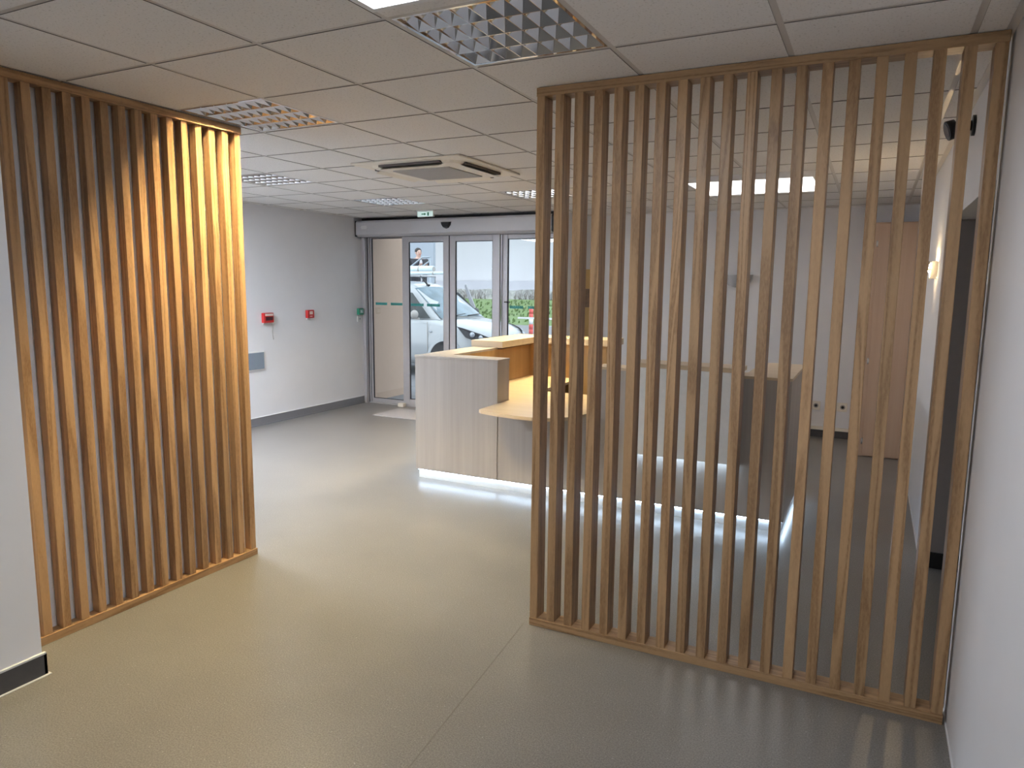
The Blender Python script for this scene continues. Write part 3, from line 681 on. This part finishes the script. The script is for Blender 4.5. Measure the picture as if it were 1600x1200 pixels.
# white van ---------------------------------------------------------------
SV = .953
vn = thing('van', 'white delivery van parked outside the glass entrance doors', 'van', (-8.137,12.029,-.02), -.0963)
def VP(p): return (p[0]*SV, p[1]*SV, p[2]*SV+.02)
def vfin(mb, n, m, par=None, bevel=0):
    bmesh.ops.scale(mb.bm, verts=mb.bm.verts, vec=(SV,SV,SV)); bmesh.ops.translate(mb.bm, verts=mb.bm.verts, vec=(0,0,.02))
    return finish(mb, n, m, par or vn, local=True, bevel=bevel)
def ring(x, w, zt, zb, cr): # lower body section
    h = [( -w*.88,zb),(-w,zb+.16),(-w*1.01,zb+(zt-zb)*.55),(-w*.985,zt-.10),(-w*.93,zt-.03),(-w*.6,zt+cr*.7),(0,zt+cr)]
    return [(x,y,z) for y,z in h]+[(x,-y,z) for y,z in h[-2::-1]]
m = MB()
m.loft([ring(*a) for a in ((-2.22,.80,1.05,.34,0),(-2.15,.89,1.10,.28,0),(-1,.92,1.12,.24,0),(.6,.925,1.12,.22,0),(1.10,.92,1.11,.22,.015),(1.35,.915,1.075,.22,.03),(1.62,.90,1.035,.22,.04),(1.85,.87,.985,.23,.04),(2.02,.80,.925,.25,.035),(2.13,.70,.86,.28,.02),(2.19,.62,.74,.30,.01),(2.20,.60,.50,.33,.0))])
vb = vfin(m, 'body_shell', M_van)
def cab(x, zr, wt, wb, z0=1.09):
    h = [(-wb,z0),(-wb*.6-wt*.4,z0+(zr-z0)*.42),(-wt,zr-.07),(-wt*.9,zr-.015),(-wt*.5,zr+.012),(0,zr+.02)]
    return [(x,y,z) for y,z in h]+[(x,-y,z) for y,z in h[-2::-1]]
m = MB(); m.loft([cab(-2.18,1.72,.64,.86),(cab(-2.0,1.80,.66,.885)),cab(-1,1.84,.67,.89),cab(-.1,1.82,.66,.89),cab(.20,1.775,.635,.875),cab(.42,1.69,.615,.86),cab(.80,1.42,.66,.82),cab(1.16,1.125,.72,.76)]); vfin(m, 'cabin', M_van)
def panel(pts, n, mat, par=None, th=.006):
    mb = MB(); P = [Vector(p) for p in pts]; nm = (P[1]-P[0]).cross(P[2]-P[0]).normalized()
    mb.loft([[p for p in P],[p+nm*th for p in P]], smooth=False); return vfin(mb, n, mat, par)
ws = MB(); ga = []
for t_ in (0,.25,.5,.75,1):
    x = 1.17+(.40-1.17)*t_; z = 1.135+(1.712-1.135)*t_; w_ = .71+(.56-.71)*t_
    ga.append([(x+.022-.05*(k/4-1)**2,w_*(k/4-1),z+.022-.03*abs(k/4-1)**2) for k in range(9)])
ws.loft(ga, close=False, cap=False); vfin(ws, 'windscreen', M_tintglass)
for s in (-1,1):
    pts = [(1.0,s*.86,1.125),(-.35,s*.905,1.11),(-.35,s*.765,1.66),(.47,s*.755,1.61)]
    panel(pts[::-1] if s < 0 else pts, 'side_window', M_darkglass)
    # headlight
    hl = MB(); hp = [(1.66,.905,1.0),(1.80,.888,.97),(1.98,.835,.915),(2.10,.745,.865),(2.185,.60,.80),(2.195,.56,.715),(2.15,.72,.715),(2.03,.845,.74),(1.86,.90,.80)]
    A = [Vector((p[0],s*p[1],p[2])) for p in hp]; cn = sum(A,Vector())/len(A)+Vector((.035,s*.035,.0))
    vs = [hl.bm.verts.new(p) for p in A]; cv_ = hl.bm.verts.new(cn)
    for i in range(len(vs)): hl.bm.faces.new([vs[i],vs[(i+1)%len(vs)],cv_])
    ho = vfin(hl, 'headlight', M_aludark)
    l2 = MB(); l2.ball((1.985,s*.858,.855),.055,.03,.05); l2.ball((2.11,s*.76,.80),.04,.045,.045); vfin(l2, 'lens', M_lens, ho)
    # mirror
    mm = MB(); mm.box(.70,.80,s*.93-.02,s*.93+.06*s+.02,1.10,1.14); mm.ball((.74,s*1.03,1.20),.06,.10,.085); vfin(mm, 'wing_mirror', M_black if s > 0 else M_grey)
    for x in (-1.35,1.40):
        wh = MB(); wh.tube([(x,s*.72,.32),(x,s*.935,.32)], .32, 28); wo = vfin(wh, 'wheel', M_tyre)
        wh = MB(); wh.tube([(x,s*.93,.32),(x,s*.945,.32)], .20, 20); vfin(wh, 'hubcap', M_chrome, wo)
        ar = MB(); y0 = s*.90; n = 18
        for r0, r1, yy in ((.37,.43,s*.945),):
            for i in range(n):
                a0, a1 = PI*i/n, PI*(i+1)/n
                q = [(x+r*math.cos(a),yy,.34+r*math.sin(a)) for r,a in ((r0,a0),(r1,a0),(r1,a1),(r0,a1))]
                ar.quad(q)
                ar.quad([(x+r1*math.cos(a0),yy,.34+r1*math.sin(a0)),(x+r1*math.cos(a0),y0,.34+r1*math.sin(a0)),(x+r1*math.cos(a1),y0,.34+r1*math.sin(a1)),(x+r1*math.cos(a1),yy,.34+r1*math.sin(a1))])
        vfin(ar, 'wheel_arch', M_van)
        aw = MB(); aw.prism([(x+.37*math.cos(PI*i/n),.34+.37*math.sin(PI*i/n)) for i in range(n+1)]+[(x-.37,.22),(x+.37,.22)], s*.88, s*.936, 'y'); vfin(aw, 'wheel_well', M_tyre)
gr = MB(); gr.loft([[(2.205,.56*k,.80-.02*abs(k)) for k in (-1,-.5,0,.5,1)],[(2.215,.56*k,.72) for k in (-1,-.5,0,.5,1)]], close=False, cap=False); gr.box(2.15,2.225,-.60,.60,.66,.80); gr.box(2.14,2.215,-.62,.62,.40,.56); vfin(gr, 'grille', M_aludark)
ds = MB()
for s in (-1,1):
    for x, z1 in ((.98,1.06),(-.45,1.10)):
        ds.box(x-.004,x+.004,s*.934-.006,s*.934+.006,.30,z1)
vfin(ds, 'door_seam', M_grey)
wp = MB(); wp.tube([(1.20,-.5,1.15),(1.13,.1,1.195)], .012, 6); wp.tube([(1.20,.1,1.16),(1.13,.6,1.18)], .012, 6); vfin(wp, 'wiper', M_black)
si = MB(); si.ball((1.05,-.935,.88),.035,.012,.018); si.ball((1.05,.935,.88),.035,.012,.018); vfin(si, 'indicator', M_lens)
an = MB(); an.tube([(.33,-.1,1.76),(.13,-.1,1.95)], [.020,.009], 8); an.ball((.34,-.1,1.76),.05,.03,.025); vfin(an, 'aerial', M_black)
rk = MB()
for x in (-.05,-1.3): rk.tube([(x,-.62,1.80),(x,-.62,1.95),(x,.62,1.95),(x,.62,1.80)], .02, 8)
vfin(rk, 'roof_rack', M_alu)
# loads on the rack
def onvan(name, x0, x1, y, z, r, mat, label, cat):
    ca, sa = math.cos(-.0963), math.sin(-.0963)
    W = lambda x: Vector((-8.137+ca*x-sa*y, 12.029+sa*x+ca*y, z))
    t = thing(name, label, cat, W((x0+x1)/2)); m = MB(); m.tube([W(x0),W(x1)], r, 16); finish(m, 'tube', mat, t)
    m = MB(); m.tube([W(x1-.36),W(x1-.33)], r*1.08, 16); m.tube([W(x1-.012),W(x1+.004)], r*.8, 16); finish(m, 'band', M_grey, t); return t
onvan('roof_pipe', -2.0, .53, -.18, 1.985, .064, M_pipe, 'fat pale pipe carried on the roof of the white van', 'pipe')
onvan('roof_pole', -2.0, 1.06, -.42, 1.905, .030, M_pipe, 'thin pale pole sticking forward over the white van roof', 'pole')
# road furniture
bo = thing('bollard', 'red and white striped post standing at the roadside', 'bollard', (-10.66,22.7,-.02))
for i in range(5):
    o = MB(); o.tube([(-10.66,22.7,-.015+.18*i),(-10.66,22.7,.165+.18*i)], .075, 14); finish(o, 'red_band' if i%2==0 or i==3 else 'white_band', M_redw if i != 2 else M_white, bo)
rb = thing('barrier_rail', 'white horizontal barrier rail crossing the red striped post', 'barrier', (-9.4,22.0,-.02))
o = MB(); o.box(-10.83,-8.4,21.98,22.02,.56,.62); finish(o, 'rail', M_white, rb)
for x in (-10.0,-8.5):
    o = MB(); o.box(x-.03,x+.03,22.02,22.07,-.018,.62); finish(o, 'post', M_white, rb)
o = MB(); o.loft([[(-12.36,21.0,1.66),(-12.30,21.0,1.70),(-12.30,21.04,1.70),(-12.36,21.04,1.66)],[(-12.12,21.0,1.0),(-11.96,21.0,1.0),(-11.96,21.04,1.0),(-12.12,21.04,1.0)],[(-11.86,21.0,-.018),(-11.70,21.0,-.018),(-11.70,21.04,-.018),(-11.86,21.04,-.018)]], smooth=False)
single(o, 'leaning_board', M_clad, 'narrow white board leaning beyond the van windscreen', 'board', (-11.78,21.02,-.02))

# ---------------------------------------------------------------- light
wd = bpy.data.worlds.new('overcast'); SC.world = wd; wd.use_nodes = True
nt = wd.node_tree; nt.nodes.clear()
wo = nt.nodes.new('ShaderNodeOutputWorld'); bg = nt.nodes.new('ShaderNodeBackground')
tc = nt.nodes.new('ShaderNodeTexCoord'); sx = nt.nodes.new('ShaderNodeSeparateXYZ'); nt.links.new(tc.outputs['Generated'], sx.inputs[0])
nt.links.new(ramp(nt, sx.outputs['Z'], [(0,(.88,.92,1.0)),(.5,(.82,.89,1.0)),(1,(.88,.93,1.0))]), bg.inputs['Color'])
bg.inputs['Strength'].default_value = 1.85; nt.links.new(bg.outputs[0], wo.inputs[0])

# ---------------------------------------------------------------- camera
yaw, pitch, roll, fpx = -.4647, -.1376, .0106, 1117.3
cy, sy, cp, sp = math.cos(yaw), math.sin(yaw), math.cos(pitch), math.sin(pitch)
F = Vector((sy*cp, cy*cp, sp)); R0 = Vector((cy,-sy,0)); U0 = R0.cross(F)
cr_, sr_ = math.cos(roll), math.sin(roll)
Rv = R0*cr_+U0*sr_; Uv = -R0*sr_+U0*cr_
cam = bpy.data.cameras.new('camera'); co = bpy.data.objects.new('camera', cam); COL.objects.link(co)
co.matrix_world = Matrix(((Rv.x,Uv.x,-F.x,0),(Rv.y,Uv.y,-F.y,0),(Rv.z,Uv.z,-F.z,1.699),(0,0,0,1)))
cam.sensor_fit = 'HORIZONTAL'; cam.sensor_width = 36; cam.lens = 36*fpx/1600; cam.clip_start = .02; cam.clip_end = 300
SC.camera = co
vs = SC.view_settings; vs.view_transform = 'Standard'; vs.look = 'None'; vs.gamma = 1; vs.exposure = .62; vs.use_curve_mapping = False
cy_ = SC.cycles
cy_.use_denoising = True; cy_.max_bounces = 12; cy_.diffuse_bounces = 6; cy_.glossy_bounces = 6; cy_.transparent_max_bounces = 16
cy_.caustics_reflective = False; cy_.caustics_refractive = False; cy_.sample_clamp_indirect = 6; cy_.blur_glossy = 1.0
